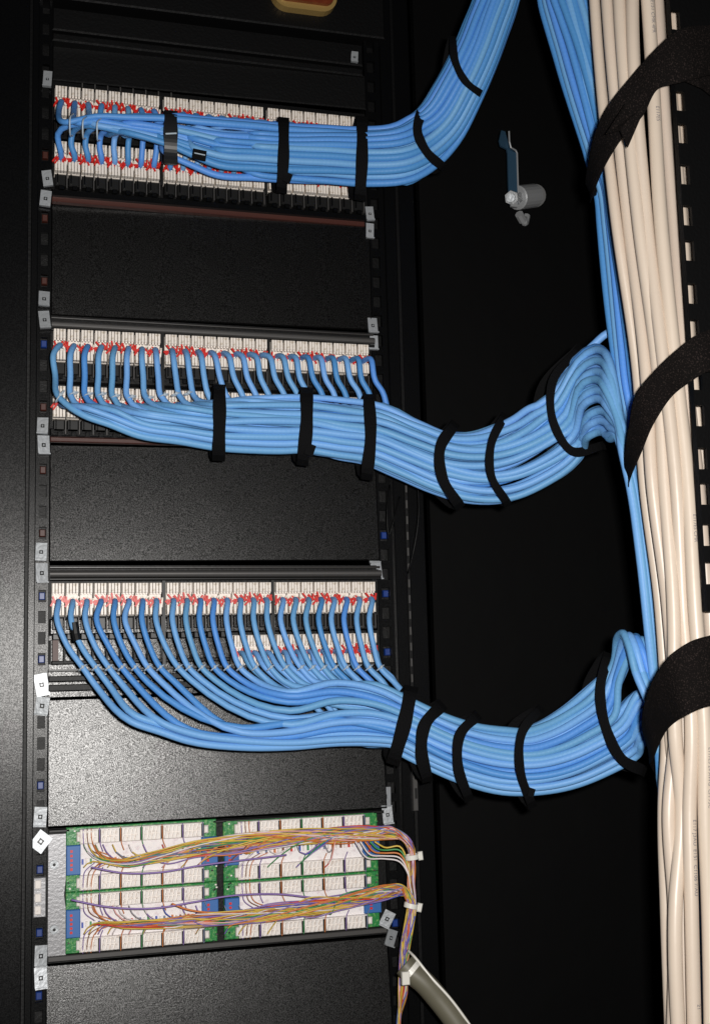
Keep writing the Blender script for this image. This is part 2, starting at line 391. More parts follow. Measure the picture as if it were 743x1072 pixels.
def patch(idx, label, y_bez, y_up, y_lo, y_bot, lower):
    pn = empty('patch_panel', label, 'patch panel', 'white-jacked patch panels in the rack')
    bm = MB(); boxpx(bm, 51.5, 395, y_bez, y_bot, 0.0, 0.003, m_black)
    if idx < 3: bm.build('panel_frame', pn)
    else:                                              # empty openings in the left half of the lower row
        bm = MB(); boxpx(bm, 51.5, 395, y_bez, y_lo - 2, 0.0, 0.003, m_black); boxpx(bm, 240, 395, y_lo - 2, y_bot, 0.0, 0.003, m_black)
        boxpx(bm, 51.5, 240, y_lo - 2, y_bot, -0.02, -0.016, m_panel)
        boxpx(bm, 55, 240, y_lo + 24, y_lo + 28, -0.01, 0.012, m_black, bev=0.001)
        bm.build('panel_frame', pn)
        for i in range(13):
            bm = MB(); x = jx(i) - PITCH / 2; Z1, Z0 = ZW(y_lo + 2, DJ), ZW(y_lo + 27, DJ)
            bm.box((x, -0.010, (Z0 + Z1) / 2), (0.0022, 0.018, Z1 - Z0), m_black)
            bm.box((x + PITCH / 2, -0.010, Z1 + 0.004), (PITCH * 0.7, 0.012, 0.008), m_jackblack, bev=0.001); bm.build('port_divider', pn)
        bm = MB(); boxpx(bm, 56, 62, y_lo - 2, y_lo + 26, -0.01, 0.008, m_redbrown); bm.build('end_bracket', pn)
    # bezel along the top
    if idx > 1:
        bm = MB(); X0, X1 = XW(52), XW(394)
        for (y, rr, d, m) in ((y_bez + 2, 0.0016, 0.016, m_bar), (y_bez + 9, 0.0046, 0.020, m_lip), (y_bez + 14.5, 0.002, 0.02, m_jackblack)):
            z = ZW(y, d); bm.tube([Vector((X0, -d, z)), Vector((X1, -d, z))], rr, m, 14)
        boxpx(bm, 52, 394, y_bez, y_bez + 14, 0.003, 0.013, m_black)
        bm.build('bezel_bar', pn, smooth=False)
    # middle bar between the rows
    bm = MB(); boxpx(bm, 52.5, 394, (y_up + 38) if idx > 1 else 124, y_lo - 3, 0.003, 0.015, m_panel if idx == 3 else m_black, bev=0.002); bm.build('middle_bar', pn)
    # bottom lip
    bm = MB()
    if idx == 3:
        boxpx(bm, 52, 394, 708, 714, 0.0035, 0.022, m_black, bev=0.001); boxpx(bm, 52, 394, 717, 724, 0.0035, 0.016, m_black, bev=0.001); boxpx(bm, 52, 394, 701, 703, 0.0035, 0.03, m_jackblack)
    elif idx == 2:
        boxpx(bm, 52, 394, 448, 456, 0.0035, 0.020, m_lip if False else m_frame, bev=0.001); boxpx(bm, 52, 394, 457, 462, 0.0035, 0.012, m_redbrown, bev=0.001)
    else:
        boxpx(bm, 52, 394, 197, 203, 0.0035, 0.022, m_frame, bev=0.001); boxpx(bm, 52, 392, 204.5, 210, 0.0035, 0.014, m_redbrown, bev=0.001)  # brown strip paints in the reflection along the panel's lower edge
    bm.build('bottom_lip', pn)
    for row, y in ((0, y_up), (1, y_lo)):
        zc = ZW(y, DJ) - JH / 2
        for i in range(24):
            if row == 1 and i not in lower: continue
            j = inst(JM, 'jack', (jx(i), -0.021, zc), pn)
            inst(RM[(i * 3 + row) % 5], 'wire_pair', (0, -0.002, JH * (-0.06)), j)
            if not (row == 1 and idx == 1) or True:
                inst(HM, 'jack_housing', (0, 0, -JH / 2), j)
            PORT[(idx, row, i)] = Vector((jx(i), -0.024, zc - JH * 0.06))
    for gx in (7, 15):                                   # dark gaps between the groups of eight
        x = (jx(gx) + jx(gx + 1)) / 2; bm = MB(); Z1, Z0 = ZW(y_up - 2, DJ), ZW(y_lo + 36, DJ)
        bm.box((x, -0.012, (Z0 + Z1) / 2), (PITCH * 0.22, 0.02, Z1 - Z0), m_jackblack); bm.build('group_divider', pn)
    return pn
pp1 = patch(1, 'top patch panel, two full rows of cream jacks above a brown reflection strip', 84, 88, 146, 211, range(24))
pp2 = patch(2, 'middle patch panel with a glossy bezel and its lower jacks behind blue cables', 330, 343, 403, 463, range(24))
pp3 = patch(3, 'lowest patch panel with empty openings in the left half of its lower row', 592, 610, 668, 730, range(13, 24))
# small silver comb teeth along the top of the upper panel
bm = MB()
for i in range(8): boxpx(bm, 84 + i * 14, 85.3 + i * 14, 83, 87.5, 0.004, 0.02, m_lip)
bm.build('comb_strip', pp1)
bm = MB(); bm.tube([W(72, 138.5, .05), W(106, 139.5, .05)], 0.0015, m_lip, 6); bm.build('support_wire', pp1)

# ------------------------------------------------------------------ silver clips on the rails
def clip(px, py, w, h, rot, label, d=0.010):
    q = empty('rail_clip', label, 'clip', 'silver rail clips holding the panels')
    c = W(px, py, d); q.location = c; q.rotation_euler = (math.radians(random.uniform(-9, 5)), math.radians(rot), math.radians(random.uniform(-10, 16)))
    bm = MB(); W_, H_ = w * 0.00128, h * 0.00128; hw = W_ * 0.17
    for (x0, x1, z0, z1) in ((-W_ / 2, -hw, -H_ / 2, H_ / 2), (hw, W_ / 2, -H_ / 2, H_ / 2), (-hw, hw, hw, H_ / 2), (-hw, hw, -H_ / 2, -hw)):
        bm.box(((x0 + x1) / 2, 0, (z0 + z1) / 2), (x1 - x0, 0.0016 if abs(x0) > hw * 1.01 or x1 > hw * 1.01 else 0.00155, z1 - z0), m_zinc)
    bm.box((0, -0.002, -H_ / 2 + 0.0008), (W_, 0.005, 0.0016), m_zinc)
    bm.build('clip_plate', q)
    bm = MB(); bm.tube([Vector((0, 0.0035, 0)), Vector((0, 0.001, 0))], hw * 1.05, m_jackblack, 12)
    bm.tube([Vector((0, 0.001, 0)), Vector((0, -0.0012, 0))], hw * 0.5, m_zinc, 10); bm.build('screw', q)
for (px, py, w, h, r, s) in (
    (50, 83, 9, 19, 3, 'silver clip on the left rail beside the top edge of the top patch panel'),
    (50, 187, 10, 18, -8, 'upper tilted silver clip of the pair left of the brown reflection strip'),
    (48, 208, 11, 18, 5, 'lower silver clip of the pair left of the brown reflection strip'),
    (46.5, 313, 11, 17, 2, 'upper silver clip of the pair left of the middle bezel bar'),
    (47, 335, 11, 20, -6, 'lower silver clip of the pair left of the middle bezel bar'),
    (45, 446, 11, 18, 1, 'upper silver clip of the pair left of the dark speckled filler panel top'),
    (46, 466, 12, 20, -2, 'lower silver clip of the pair left of the dark speckled filler panel top'),
    (43.5, 578, 11, 19, 2, 'upper bright clip of the pair left of the lowest bezel bar'),
    (44, 600, 12, 20, -2, 'lower bright clip of the pair left of the lowest bezel bar'),
    (44, 717, 13, 22, -10, 'upper bright clip of the pair left of the bright speckled filler panel'),
    (44.5, 739, 13, 18, 8, 'lower crooked clip of the pair left of the bright speckled filler panel'),
    (42.5, 855, 12, 19, 4, 'upper silver clip of the pair beside the terminal mounting plate top'),
    (43, 881, 15, 18, 38, 'diamond-turned silver clip beside the terminal mounting plate top'),
    (43, 1001, 12, 20, 3, 'upper silver clip of the pair beside the terminal mounting plate bottom'),
    (43, 1024, 12, 20, -2, 'lower silver clip of the pair beside the terminal mounting plate bottom'),
    (389, 4, 8, 14, 0, 'small silver clip at the very top of the right rail'),
    (371, 60, 8, 14, 4, 'small silver clip above the top patch panel, right end'),
    (387, 224, 9, 18, -3, 'upper clip of the pair under the right end of the top bundle'),
    (387, 242, 9, 18, 2, 'lower clip of the pair under the right end of the top bundle'),
    (390, 341, 11, 18, -2, 'upper clip of the pair at the middle panel top right'),
    (390.5, 359, 11, 17, 0, 'lower clip of the pair at the middle panel top right'),
    (391, 581, 12, 18, -8, 'upper clip of the pair at the lowest bezel bar right end'),
    (394, 598, 12, 19, -4, 'lower clip of the pair at the lowest bezel bar right end'),
    (403, 834, 13, 20, 2, 'upper clip of the pair right of the terminal blocks top'),
    (405.5, 853, 11, 19, -5, 'lower clip of the pair right of the terminal blocks top'),
    (405, 962, 12, 17, 28, 'upper crooked clip right of the terminal blocks bottom'),
    (409, 982, 11, 17, 22, 'lower crooked clip right of the terminal blocks bottom')):
    clip(px, py, w, h, r, s)
# pale edge-on tab left of the mounting plate
bm = MB(); boxpx(bm, 38, 51, 918, 960, 0.008, 0.012, m_plate, bev=0.001)
for y in (926, 940, 953): boxpx(bm, 39.5, 46, y - 5, y + 4, 0.012, 0.014, m_block, bev=0.0008)
o = bm.build('label_tab'); tag(o, 'pale ribbed tab on the left rail beside the terminal mounting plate', 'tab')

# ------------------------------------------------------------------ blue cable bundles
RC = 0.0050
def slots(hh, ww, n, r=RC):
    pts = []; s = 2 * r * 0.97; row = 0; zz = -hh + r
    nrow = int((2 * hh - 2 * r) / (s * 0.88)) + 1
    for q in range(nrow):
        z = -hh + r + (2 * hh - 2 * r) * q / max(1, nrow - 1)
        wmax = ww * math.sqrt(max(0.0, 1 - (z / hh) ** 2)) - r * 0.3
        m = max(1, int(2 * wmax / s) + 1)
        for j in range(m):
            y = wmax - j * s if m > 1 else 0
            pts.append((z / hh, y / ww))
    return pts
class Bundle:
    def __init__(s, st):                              # st: (px,py,h_px,d,w)
        s.st = st; P = [W(q[0], q[1], q[3]) for q in st]; s.P = P; n = len(st)
        s.n = []
        for i in range(n):
            t = (P[min(i + 1, n - 1)] - P[max(i - 1, 0)]); t = Vector((t.x, 0, t.z)).normalized()
            s.n.append(Vector((-t.z, 0, t.x)))
        s.h = [q[2] * (CAM.y + q[3]) / -F for q in st]  # metres
        s.w = [q[4] for q in st]
    def pos(s, i, a, b): return s.P[i] + s.n[i] * a * (s.h[i] - RC * 0.9) + Vector((0, -1, 0)) * b * (s.w[i] - RC * 0.9)
def densify(st, step=26):
    out = []
    for q in range(len(st) - 1):
        A_, B_ = st[q], st[q + 1]; L = math.hypot(B_[0] - A_[0], B_[1] - A_[1]); n = max(1, round(L / step))
        for j in range(n): out.append(tuple(lerp(x, y, j / n) for x, y in zip(A_, B_)))
    out.append(st[-1]); return out
WIG = lambda ph, s, f: math.sin(ph + s * f)
def add_cable(pts, label, group, m=m_blue, r=RC, sub=5):
    bm = MB(); n_ = len(pts); bm.tube(spline(pts, sub), lambda t: r * (0.78 + 0.22 * min(1, max(0, (t * n_ - 4.0) / 3))), m, 10)
    o = bm.build('network_cable', smooth=True); tag(o, label, 'cable', group); return o
def tie_ring(c, tdir, r, label, group, m=m_tie, w=0.0016, tail=True):
    bm = MB(); tdir = tdir.normalized(); a = Vector((0, 1, 0)); a = (a - a.dot(tdir) * tdir).normalized(); bb = tdir.cross(a)
    pts = [c + (a * math.cos(t) + bb * math.sin(t)) * r for t in [2 * PI * q / 16 for q in range(17)]]
    bm.tube(pts, w * 0.6, m, 6, cap=False)
    if tail: bm.box(c - a * (r + 0.001) , (0.003, 0.003, 0.004), m)
    o = bm.build('cable_tie', smooth=True); tag(o, label, 'cable tie', group); return o

TR = [(0, 590, 31, .285), (50, 604, 28, .29), (100, 619, 29, .295), (150, 634, 30, .30), (200, 647, 30, .30), (300, 659, 30, .305), (400, 671, 30, .31), (500, 687, 27, .31), (600, 697, 25, .31), (700, 708, 25, .31), (800, 713, 22, .31), (950, 716, 18, .31), (1150, 720, 18, .31)]
# ---- top bundle
st1 = [(70, 129, 9, .088, .014), (100, 130, 12, .088, .019), (130, 135, 17, .088, .024), (178, 144, 26, .087, .030), (228, 158, 36, .086, .036), (300, 164, 37, .085, .037), (378, 167, 39, .088, .038), (420, 162, 40, .10, .038), (440, 150, 38, .105, .036),
       (455, 137, 35, .115, .034), (478, 100, 32, .14, .032), (498, 58, 30, .16, .032), (518, 5, 29, .18, .032), (532, -45, 28, .205, .032), (550, -90, 28, .24, .032), (575, -85, 28, .27, .034), (584, -40, 31, .28, .036)] + [(x, y, h, d, .042) for (y, x, h, d) in TR]
B1 = Bundle(st1)
sl = slots(.044, .036, 48)
sl = sorted(sl, key=lambda s: -s[1])[:48]              # front first
rnd = random.Random(3)
order = list(range(len(sl)))
front = sorted(sl, key=lambda s: -s[1])[:27]; back = [q_ for q_ in sl if q_ not in front]
front.sort(key=lambda q_: q_[0]); front = [front[(q_ * 10 + 13) % len(front)] for q_ in range(len(front))] if len(front) % 10 and len(front) == 27 else front; back.sort(key=lambda q_: -q_[0])
B1d = Bundle(densify(st1, 34))
jobs = []
for i in range(24):
    for row in (1, 0):
        if i < 14: S_ = front
        else: S_ = back
        if not S_: S_ = back or front
        if S_: jobs.append((i, row, S_.pop(0)))
for (i, row, (a, b_)) in jobs:
    p = PORT[(1, row, i)]; px = interp([(0, 59), (7, 163), (8, 180), (15, 279), (16, 293), (23, 384)], i)[0]
    pts = [p + Vector((0, 0.012, 0)), p + Vector((0, -0.008, -0.002 if row == 0 else .002))]
    ph = rnd.uniform(0, 6.28); f = rnd.uniform(.4, .9)
    sy = lerp(197, 120, (a + 1) / 2)
    if i < 3 and row == 0:                             # the first few form the narrow left end
        pts.append(W(px + 3 + i, (116 + i) if row == 0 else 152, .055)); pts.append(W(px + 10, 128 + 3 * row + i, .095))
        gap = 26 + i * 4
    elif row == 0:
        pts.append(W(px + 2, 118 + i * .8, .040)); pts.append(W(px + 6, 134 + i * .8, .044)); gap = 20 + .3 * max(0, sy - 130)
    else:
        pts.append(W(px + 1, 152 + i * .8, .040)); pts.append(W(px + 5, 140 + i * .8, .044)); gap = 14 + .25 * abs(sy - 150)
    if i == 0 and row == 1: pts = pts[:2] + [W(px + 2, 140, .055)]
    elif row == 1 and i < 12: pts = pts[:2] + [W(px + 1, 150 + i, .040), W(px + 2, 140 + i, .046), W(px + 6, 134 + i, .060)]
    if i < 12: gap = 12 + 3 * (row == 0) + 8 * (i < 3)
    xs = XW(px + gap, .085); start = len(B1d.P) - 1
    for q in range(len(B1d.P)):
        if B1d.P[q].x > xs: start = q; break
    for q in range(start, len(B1d.P)):
        wa = 0.05 * WIG(ph, q, f); wb = 0.05 * WIG(ph + 1, q, f)
        pts.append(B1d.pos(q, max(-1, min(1, a + wa)), max(-1, min(1, b_ + wb))))
    add_cable(pts, f'blue network cable from the {ORD[i]} {"upper" if row == 0 else "lower"}-row jack of the top patch panel', 'blue cables of the top bundle', m_blue_d if rnd.random() < .75 else m_blue)
for q, (x, y) in enumerate(((73.5, 133), (87, 136), (102, 138))):
    bm = MB(); bm.tube(spline([W(x + 4, y - 14, .10), W(x, y - 8, .118), W(x, y + 4, .112), W(x + 3, y + 9, .07)]), .0011, m_tie, 6)
    o = bm.build('cable_tie', smooth=True); tag(o, f'{ORD[q]} pale loop around the narrow left end of the top bundle', 'cable tie', 'pale ties at the jacks')

# ---- middle bundle
st2 = [(60, 388, 37, .085, .036), (100, 411, 37, .085, .036), (150, 432, 37, .085, .036), (230, 443, 36, .085, .037), (320, 446, 35, .085, .038), (387, 456, 40, .09, .038), (425, 471, 40, .10, .038), (463, 485, 41, .115, .038),
       (490, 489, 44, .13, .038), (520, 486, 47, .15, .038), (550, 474, 47, .17, .038), (572, 460, 48, .19, .036), (582, 452, 47, .20, .034)]
B2 = Bundle(st2); B2d = Bundle(densify(st2, 34))
def tail2(a, b_, dj):
    ap = interp([(-1, 621, 449), (-.6, 613, 424), (-.2, 612, 401), (.2, 613, 382), (.6, 618, 366), (1, 634, 347)], a)
    ap = (ap[0] - 3 + b_ * 2 + 2 * dj, ap[1] + b_ * 3 + 2 * dj)
    m1 = interp([(-1, 638, 452), (-.6, 630, 424), (-.2, 629, 402), (.2, 631, 386), (.6, 638, 379), (1, 648, 372)], a)
    m2 = interp([(-1, 648, 468), (-.6, 642, 444), (-.2, 641, 424), (.2, 643, 413), (.6, 648, 412), (1, 656, 415)], a)
    dx = 5 * dj; dd = .33 + .022 * b_ - (0.06 if a > .8 else 0)
    if a > .8:
        yy = lerp(354, 344, (a - .8) / .2)
        return [W(618, yy + 14, .235 + .03 * b_), W(640, yy - 2, .25 + .03 * b_), W(660, yy + 10, .262 + .02 * b_), W(676, 420, .268 + .02 * b_), W(690, 520, .275), W(700, 690, .28), W(712, 900, .28), W(716, 1150, .28)]
    ap = interp([(-1, 626, 456), (-.6, 628, 433), (-.2, 624, 411), (.2, 621, 390), (.8, 627, 360)], a); ap = (ap[0] - 3 + b_ * 2 + 2 * dj, ap[1] + b_ * 3 + 2 * dj)
    m1 = (ap[0] + 12, ap[1] + 9); m2 = (lerp(m1[0], 656, .55) + 1, lerp(m1[1], 474, .45))
    dx = 5 * dj; dd = .33 + .022 * b_ - (0.06 if a > .8 else 0)
    if a > .8:
        yy = lerp(354, 344, (a - .8) / .2)
        return [W(618, yy + 14, .235 + .03 * b_), W(640, yy - 2, .25 + .03 * b_), W(660, yy + 10, .262 + .02 * b_), W(676, 420, .268 + .02 * b_), W(690, 520, .275), W(700, 690, .28), W(712, 900, .28), W(716, 1150, .28)]
    ap = interp([(-1, 626, 456), (-.6, 628, 433), (-.2, 624, 411), (.2, 621, 390), (.8, 627, 360)], a); ap = (ap[0] - 3 + b_ * 2 + 2 * dj, ap[1] + b_ * 3 + 2 * dj)
    m1 = (ap[0] + 9, ap[1] + 4); m2 = (lerp(ap[0], 655, .6) + 3, lerp(ap[1], 474, .52) - 6)
    return [W(ap[0] - 9, ap[1] + 4, .243 + .035 * b_), W(ap[0] + 1, ap[1], .258 + .035 * b_), W(ap[0] + 8, ap[1] + 2, .272 + .035 * b_), W(m1[0] + 3, m1[1] + 3, .285 + .035 * b_ - (.03 if a > .8 else 0)), W(m2[0], m2[1], lerp(.31, dd, .6)), W(656 + dx, 474, dd), W(664 + dx, 510, dd), W(674 + dx, 580, .335 + .02 * b_), W(686 + dx, 690, .335 + .01 * b_), W(697 + dx, 780, .33), W(706 + dx, 900, .33), W(712 + dx, 1150, .33)]
sl = slots(.045, .037, 48)
sl = sorted(sl, key=lambda q_: -q_[1])[:48]
front, back = sl[:24], sl[24:]
front.sort(key=lambda q_: q_[0] + rnd.uniform(-.10, .10)); back.sort(key=lambda q_: q_[0] + rnd.uniform(-.2, .2))
S2 = {}
for i in range(24):
    for row in (0, 1):
        S_ = front if i < 12 and front else (back or front)
        S2[(row, i)] = S_.pop(0)
DRX = lambda i: 0 if i < 5 else min(16, (i - 5) * 2.2)
for row in (1, 0):
    for i in range(24):
        a, b_ = S2[(row, i)]; p = PORT[(2, row, i)]; px = interp([(0, 59), (7, 163), (8, 180), (15, 279), (16, 293), (23, 384)], i)[0]
        tx = px + DRX(i) + rnd.uniform(-1.5, 1.5) + (3 if i == 0 else 0)
        ph = rnd.uniform(0, 6.28); f = rnd.uniform(.5, 1.0)
        if row == 0:
            yt = 414 if i < 12 else 410
            pts = [p + Vector((0, 0.012, 0)), p + Vector((0, -0.010, -0.001)), W(px - (3 if i == 0 else -DRX(i) * .25), lerp(372, 376, i / 23), .052), W(lerp(px, tx, .55) - (2 if i == 0 else 0), 392 + i * .3, .056), W(tx, yt, (.062 if i < 10 else .054) + (.02 if i == 0 else 0.0))]
            if i > 9: pts.append(W(tx + 7, 425 + (i > 17) * 8, .050))
        else:
            pts = [p + Vector((0, 0.012, 0)), p + Vector((0.002, -0.012, -0.002)), W(px + 6, 424 + (i > 18) * 3, .05)]
        gap = (20 if row == 0 else 16) + (.32 if i < 10 else .5) * abs(lerp(480, 412, (a + 1) / 2) - 414) + (10 if i > 9 else 0)
        xs = XW(px + DRX(i) + gap, .085); start = 0
        for q in range(len(B2d.P)):
            if B2d.P[q].x > xs: start = q; break
        for q in range(start, len(B2d.P)):
            wa = 0.07 * WIG(ph, q, f); wb = 0.05 * WIG(ph + 1, q, f)
            pts.append(B2d.pos(q, max(-1, min(1, a + wa)), max(-1, min(1, b_ + wb))))
        pts += tail2(a, b_, rnd.uniform(-1, 1))
        if row == 0: lab = f'blue network cable dropping from the {ORD[i]} upper jack of the middle patch panel'
        else: lab = f'blue cable from the {ORD[i]} lower-row jack of the middle panel, behind the droppers'
        add_cable(pts, lab, 'blue cables of the middle bundle', m_blue_d if rnd.random() < (.12 if i < 16 else .3) else m_blue)
for i, (x, y) in enumerate(((63, 415), (77.5, 412), (93, 413), (107, 413), (121.5, 415), (138, 416), (156.5, 417), (172, 414), (184, 413), (197, 412))):
    c = W(x, y, .064 + (.02 if i == 0 else 0)); tie_ring(c, Vector((0.35, 0, -1)) if i else Vector((1, 0, -.7)), RC * 1.18 * (1.6 if i == 0 else 1), f'clear tie around the {ORD[i]} dropping cable of the middle panel', 'pale ties at the jacks')

# ---- lowest bundle
st3 = [(60, 612, 40, .075, .030), (78, 655, 40, .08, .030), (100, 694, 40, .085, .030), (150, 731, 42, .085, .030), (200, 750, 38, .085, .030), (250, 756, 37, .085, .03), (300, 754, 39, .085, .03), (350, 748, 44, .088, .03), (385, 751, 42, .092, .031),
       (422, 762, 34, .10, .032), (447, 775, 35, .11, .033), (485, 790, 38, .13, .034), (525, 798, 42, .155, .034), (550, 798, 43, .17, .034), (580, 791, 47, .19, .034), (610, 777, 51, .21, .034), (638, 758, 54, .23, .034)]
B3 = Bundle(st3); B3d = Bundle(densify(st3, 34))
def tail3(a, b_, dj):
    if a > 0.1 and b_ > -0.3:
        ax_ = lerp(676, 647, min(1, (a - .1) / .85)); ay = lerp(673, 663, min(1, (a - .1) / .85)) + 3 * dj
        return [W(lerp(650, 640, a), lerp(725, 692, a), .25 + .02 * b_), W(ax_ - 2, ay + 2, .285 + .025 * b_), W(ax_ + 3, ay, .30 + .025 * b_), W(ax_ + 8, ay + 10, .315 + .02 * b_), W(ax_ + 16, 704, .335), W(lerp(ax_ + 28, 690, .35), 745, .345), W(690 + 2 * dj, 792, .345), W(704, 900, .335), W(712, 1150, .33)]
    y = (a + 1) / 1.3
    return [W(672, lerp(785, 712, y), .25 + .03 * b_), W(704, lerp(772, 712, y), .26 + .03 * b_), W(738, lerp(790, 745, y), .262 + .03 * b_), W(756, 850, .265 + .03 * b_), W(760, 1150, .265 + .03 * b_)]
sl = slots(.045, .032, 36)
sl = sorted(sl, key=lambda q_: -q_[1])[:37]
front, back = sl[:13], sl[13:]
front.sort(key=lambda q_: q_[0] + rnd.uniform(-.14, .14)); rnd.shuffle(back); hi = sorted(back, key=lambda q_: q_[0] + rnd.uniform(-.5, .5))
S3 = {(0, i): front[i] for i in range(13)}
for i in range(13, 24): S3[(0, i)] = hi.pop()
for i in range(13, 24): S3[(1, i)] = hi.pop()
for row in (1, 0):
    for i in range(24):
        if (row, i) not in S3: continue
        k_ = i - 13 if row else i
        a, b_ = S3[(row, i)]; p = PORT[(3, row, i)]; px = interp([(0, 59), (7, 163), (8, 180), (15, 279), (16, 293), (23, 386)], i)[0]
        off = interp([(0, 28), (5, 22), (7, 10), (8, 18), (12, 15), (16, 22), (23, 12)], i)[0]
        tx = px + off; ph = rnd.uniform(0, 6.28); f = rnd.uniform(.5, 1.0)
        if i == 6: tx = px + 20
        if i == 7: tx = px + 24
        if row == 0:
            pts = [p + Vector((0, 0.012, 0)), p + Vector((0, -0.012, -0.002)), W(px + off * .03 + (3 if i in (3, 5) else 0) * -1, 648, .055), W(lerp(px, tx, .42), 676, .060), W(tx, 699, .066)]
            slope = interp([(0, 1.4), (6, 1.0), (12, .85), (23, .9)], i)[0]
            pts.append(W(tx + 14, 699 + 14 * slope + (2 if i > 12 else 0), .070))
        else:
            pts = [p + Vector((0, 0.012, 0)), p + Vector((0.002, -0.014, -0.002)), W(px + 12, 698, .055), W(px + 24, 709, .060)]
        sy = lerp(792, 712, (a + 1) / 2)
        gap = (32 if i < 13 else 16) + (0.85 if i < 13 else .5) * abs(sy - 712)
        if i < 4: gap = [38, 46, 50, 56][i]
        xs = XW(min(tx + gap, 424), .085); start = 0
        for q in range(len(B3d.P)):
            if B3d.P[q].x > xs: start = q; break
        for q in range(start, len(B3d.P)):
            loose = max(0, 1 - abs(B3d.st[q][0] - 290) / 110)
            wa = (0.07 + .20 * loose) * WIG(ph, q, f * .6); wb = 0.06 * WIG(ph + 1, q, f)
            if i < 2: wa *= .3
            pts.append(B3d.pos(q, max(-1.02, min(1.02, a + wa)), max(-1, min(1, b_ + wb))))
        pts += tail3(a, b_, rnd.uniform(-1, 1))
        if row == 0: lab = f'blue network cable sweeping down from the {ORD[i]} upper jack of the lowest patch panel'
        else: lab = f'blue cable leaving the {ORD[k_]} fitted lower-row jack of the lowest patch panel'
        add_cable(pts, lab, 'blue cables of the lowest bundle', m_blue_d if rnd.random() < .15 else m_blue, r=RC * .94)
        if row == 0 :
            tie_ring(W(tx, 699, .067), W(tx + 14, 712, .07) - W(tx - 8, 684, .063), RC * 1.2, f'clear tie around the {ORD[i]} sweeping cable of the lowest panel', 'pale ties at the jacks')

# ------------------------------------------------------------------ straps round the bundles
def band(B, keys, wid_px, label, m=m_strap, flap=False):
    """keys: picture points down the visible front of the strap; it closes behind the bundle"""
    B = Bundle(densify(B.st, 8)); px = keys[len(keys) // 2][0]; st = B.st
    mx, my = (keys[0][0] + keys[-1][0]) / 2, (keys[0][1] + keys[-1][1]) / 2
    q0 = min([q for q in range(len(st)) if st[q][0] < 560 or B.st[0][1] > 200], key=lambda q: math.hypot(st[q][0] - mx, st[q][1] - my))
    dc, w = st[q0][3], B.w[q0] + .0075
    P = [W(k_[0], k_[1], dc) for k_ in keys]; e_ = (P[0] - P[1]).normalized() * .0045; P = [P[0] + e_] + P[1:-1] + [P[-1] + (P[-1] - P[-2]).normalized() * .0045]; S = spline(P, 8); n = len(S); rows = []
    F_ = []
    for q, p in enumerate(S):
        t = q / (n - 1); tx = (S[min(q + 1, n - 1)] - S[max(q - 1, 0)]).normalized()
        z = W(CX, CY, 0)
        f = max(0, 1 - (2 * t - 1) ** 2) ** .42
        v = (CAM - p).normalized()
        F_.append((p + v * (w * f), tx, v))
    back = [(p + Vector((0, w * math.sin(PI * q / (n - 1)) ** .55 if 0 < q < n - 1 else 0, 0)), -((S[min(q + 1, n - 1)] - S[max(q - 1, 0)]).normalized()), Vector((0, 1, 0))) for q, p in list(enumerate(S))[::-1][1:-1]]
    chord = (P[-1] - P[0]).normalized(); wd = wid_px * 0.00122 * (1.64 - dc) / 1.52
    loop = F_ + back
    for q, (c, tx, v) in enumerate(loop):
        wv = Vector((-tx.z, 0, tx.x)) if q < n else Vector((tx.z, 0, -tx.x)) * -1
        wv = wv.normalized(); hw = wd / 2 * (1 + .06 * math.sin(q * .7 + px)); out = v * .002
        if q == 0 or q == n - 1: out = chord * (-.0015 if q == 0 else .0015)
        rows.append([c - wv * hw, c - wv * hw + out, c + wv * hw + out, c + wv * hw, c - wv * hw])
    bm = MB(); bm.grid(rows, m, closed=True)
    if flap:
        c, tx, v = loop[n - 4]; bm.box(c + v * .002 + Vector((wd * .45, 0, 0)), (wd * .7, .003, wd * .9), m, rot=Matrix.Rotation(.35, 3, 'Y'))
    o = bm.build('bundle_strap', smooth=False); tag(o, label, 'strap', 'narrow black straps around the blue bundles'); return o
wide_tape = band(B1, [(179, 120), (179, 142), (179, 167)], 14, 'wide dark tape with a grey seam near the left end of the top bundle', m=m_tape2)
band(B1, [(297, 127), (297, 160), (295, 198)], 12, 'vertical black strap around the middle of the top bundle', flap=True)
band(B1, [(379, 126), (379, 165), (377, 206)], 13, 'black strap on the top bundle at the right end of its panel')
band(B1, [(441, 117), (437, 138), (446, 158), (463, 174)], 11, 'black strap on the top bundle where it starts bending upward')
band(B1, [(474, 42), (477, 66), (488, 86), (502, 97)], 9, 'black strap on the rising end of the top bundle below the picture edge')
band(B2, [(230, 407), (230, 440), (229, 478)], 13, 'leftmost vertical black strap around the middle bundle')
band(B2, [(321, 410), (321, 445), (317, 483)], 13.5, 'second black strap around the middle bundle, with its loose end at the bottom', flap=True)
band(B2, [(386, 417), (388, 455), (384, 498)], 13, 'black strap on the middle bundle at the right end of its panel')
band(B2, [(475, 446), (461, 468), (463, 500), (480, 528)], 12, 'black strap at the lowest sag of the middle bundle, nearer the panel')
band(B2, [(527, 437), (514, 465), (514, 498), (530, 525)], 9.5, 'slim black strap bulging around the middle bundle just before it rises')
band(B2, [(606, 366), (578, 400), (580, 445), (598, 472), (630, 466)], 10, 'wide curved black strap on the rising, arching end of the middle bundle')
band(B3, [(430, 723), (423, 758), (412, 796)], 15, 'leftmost black strap gathering the loose cables of the lowest bundle')
band(B3, [(461, 740), (445, 758), (441, 785), (447, 814)], 13, 'second black strap on the lowest bundle, just beyond the right post')
band(B3, [(498, 751), (482, 768), (479, 800), (490, 834)], 11, 'third black strap on the lowest bundle, against the black side panel')
band(B3, [(564, 744), (547, 765), (544, 805), (556, 841)], 10, 'fourth black strap at the lowest sag of the lowest bundle', flap=True)
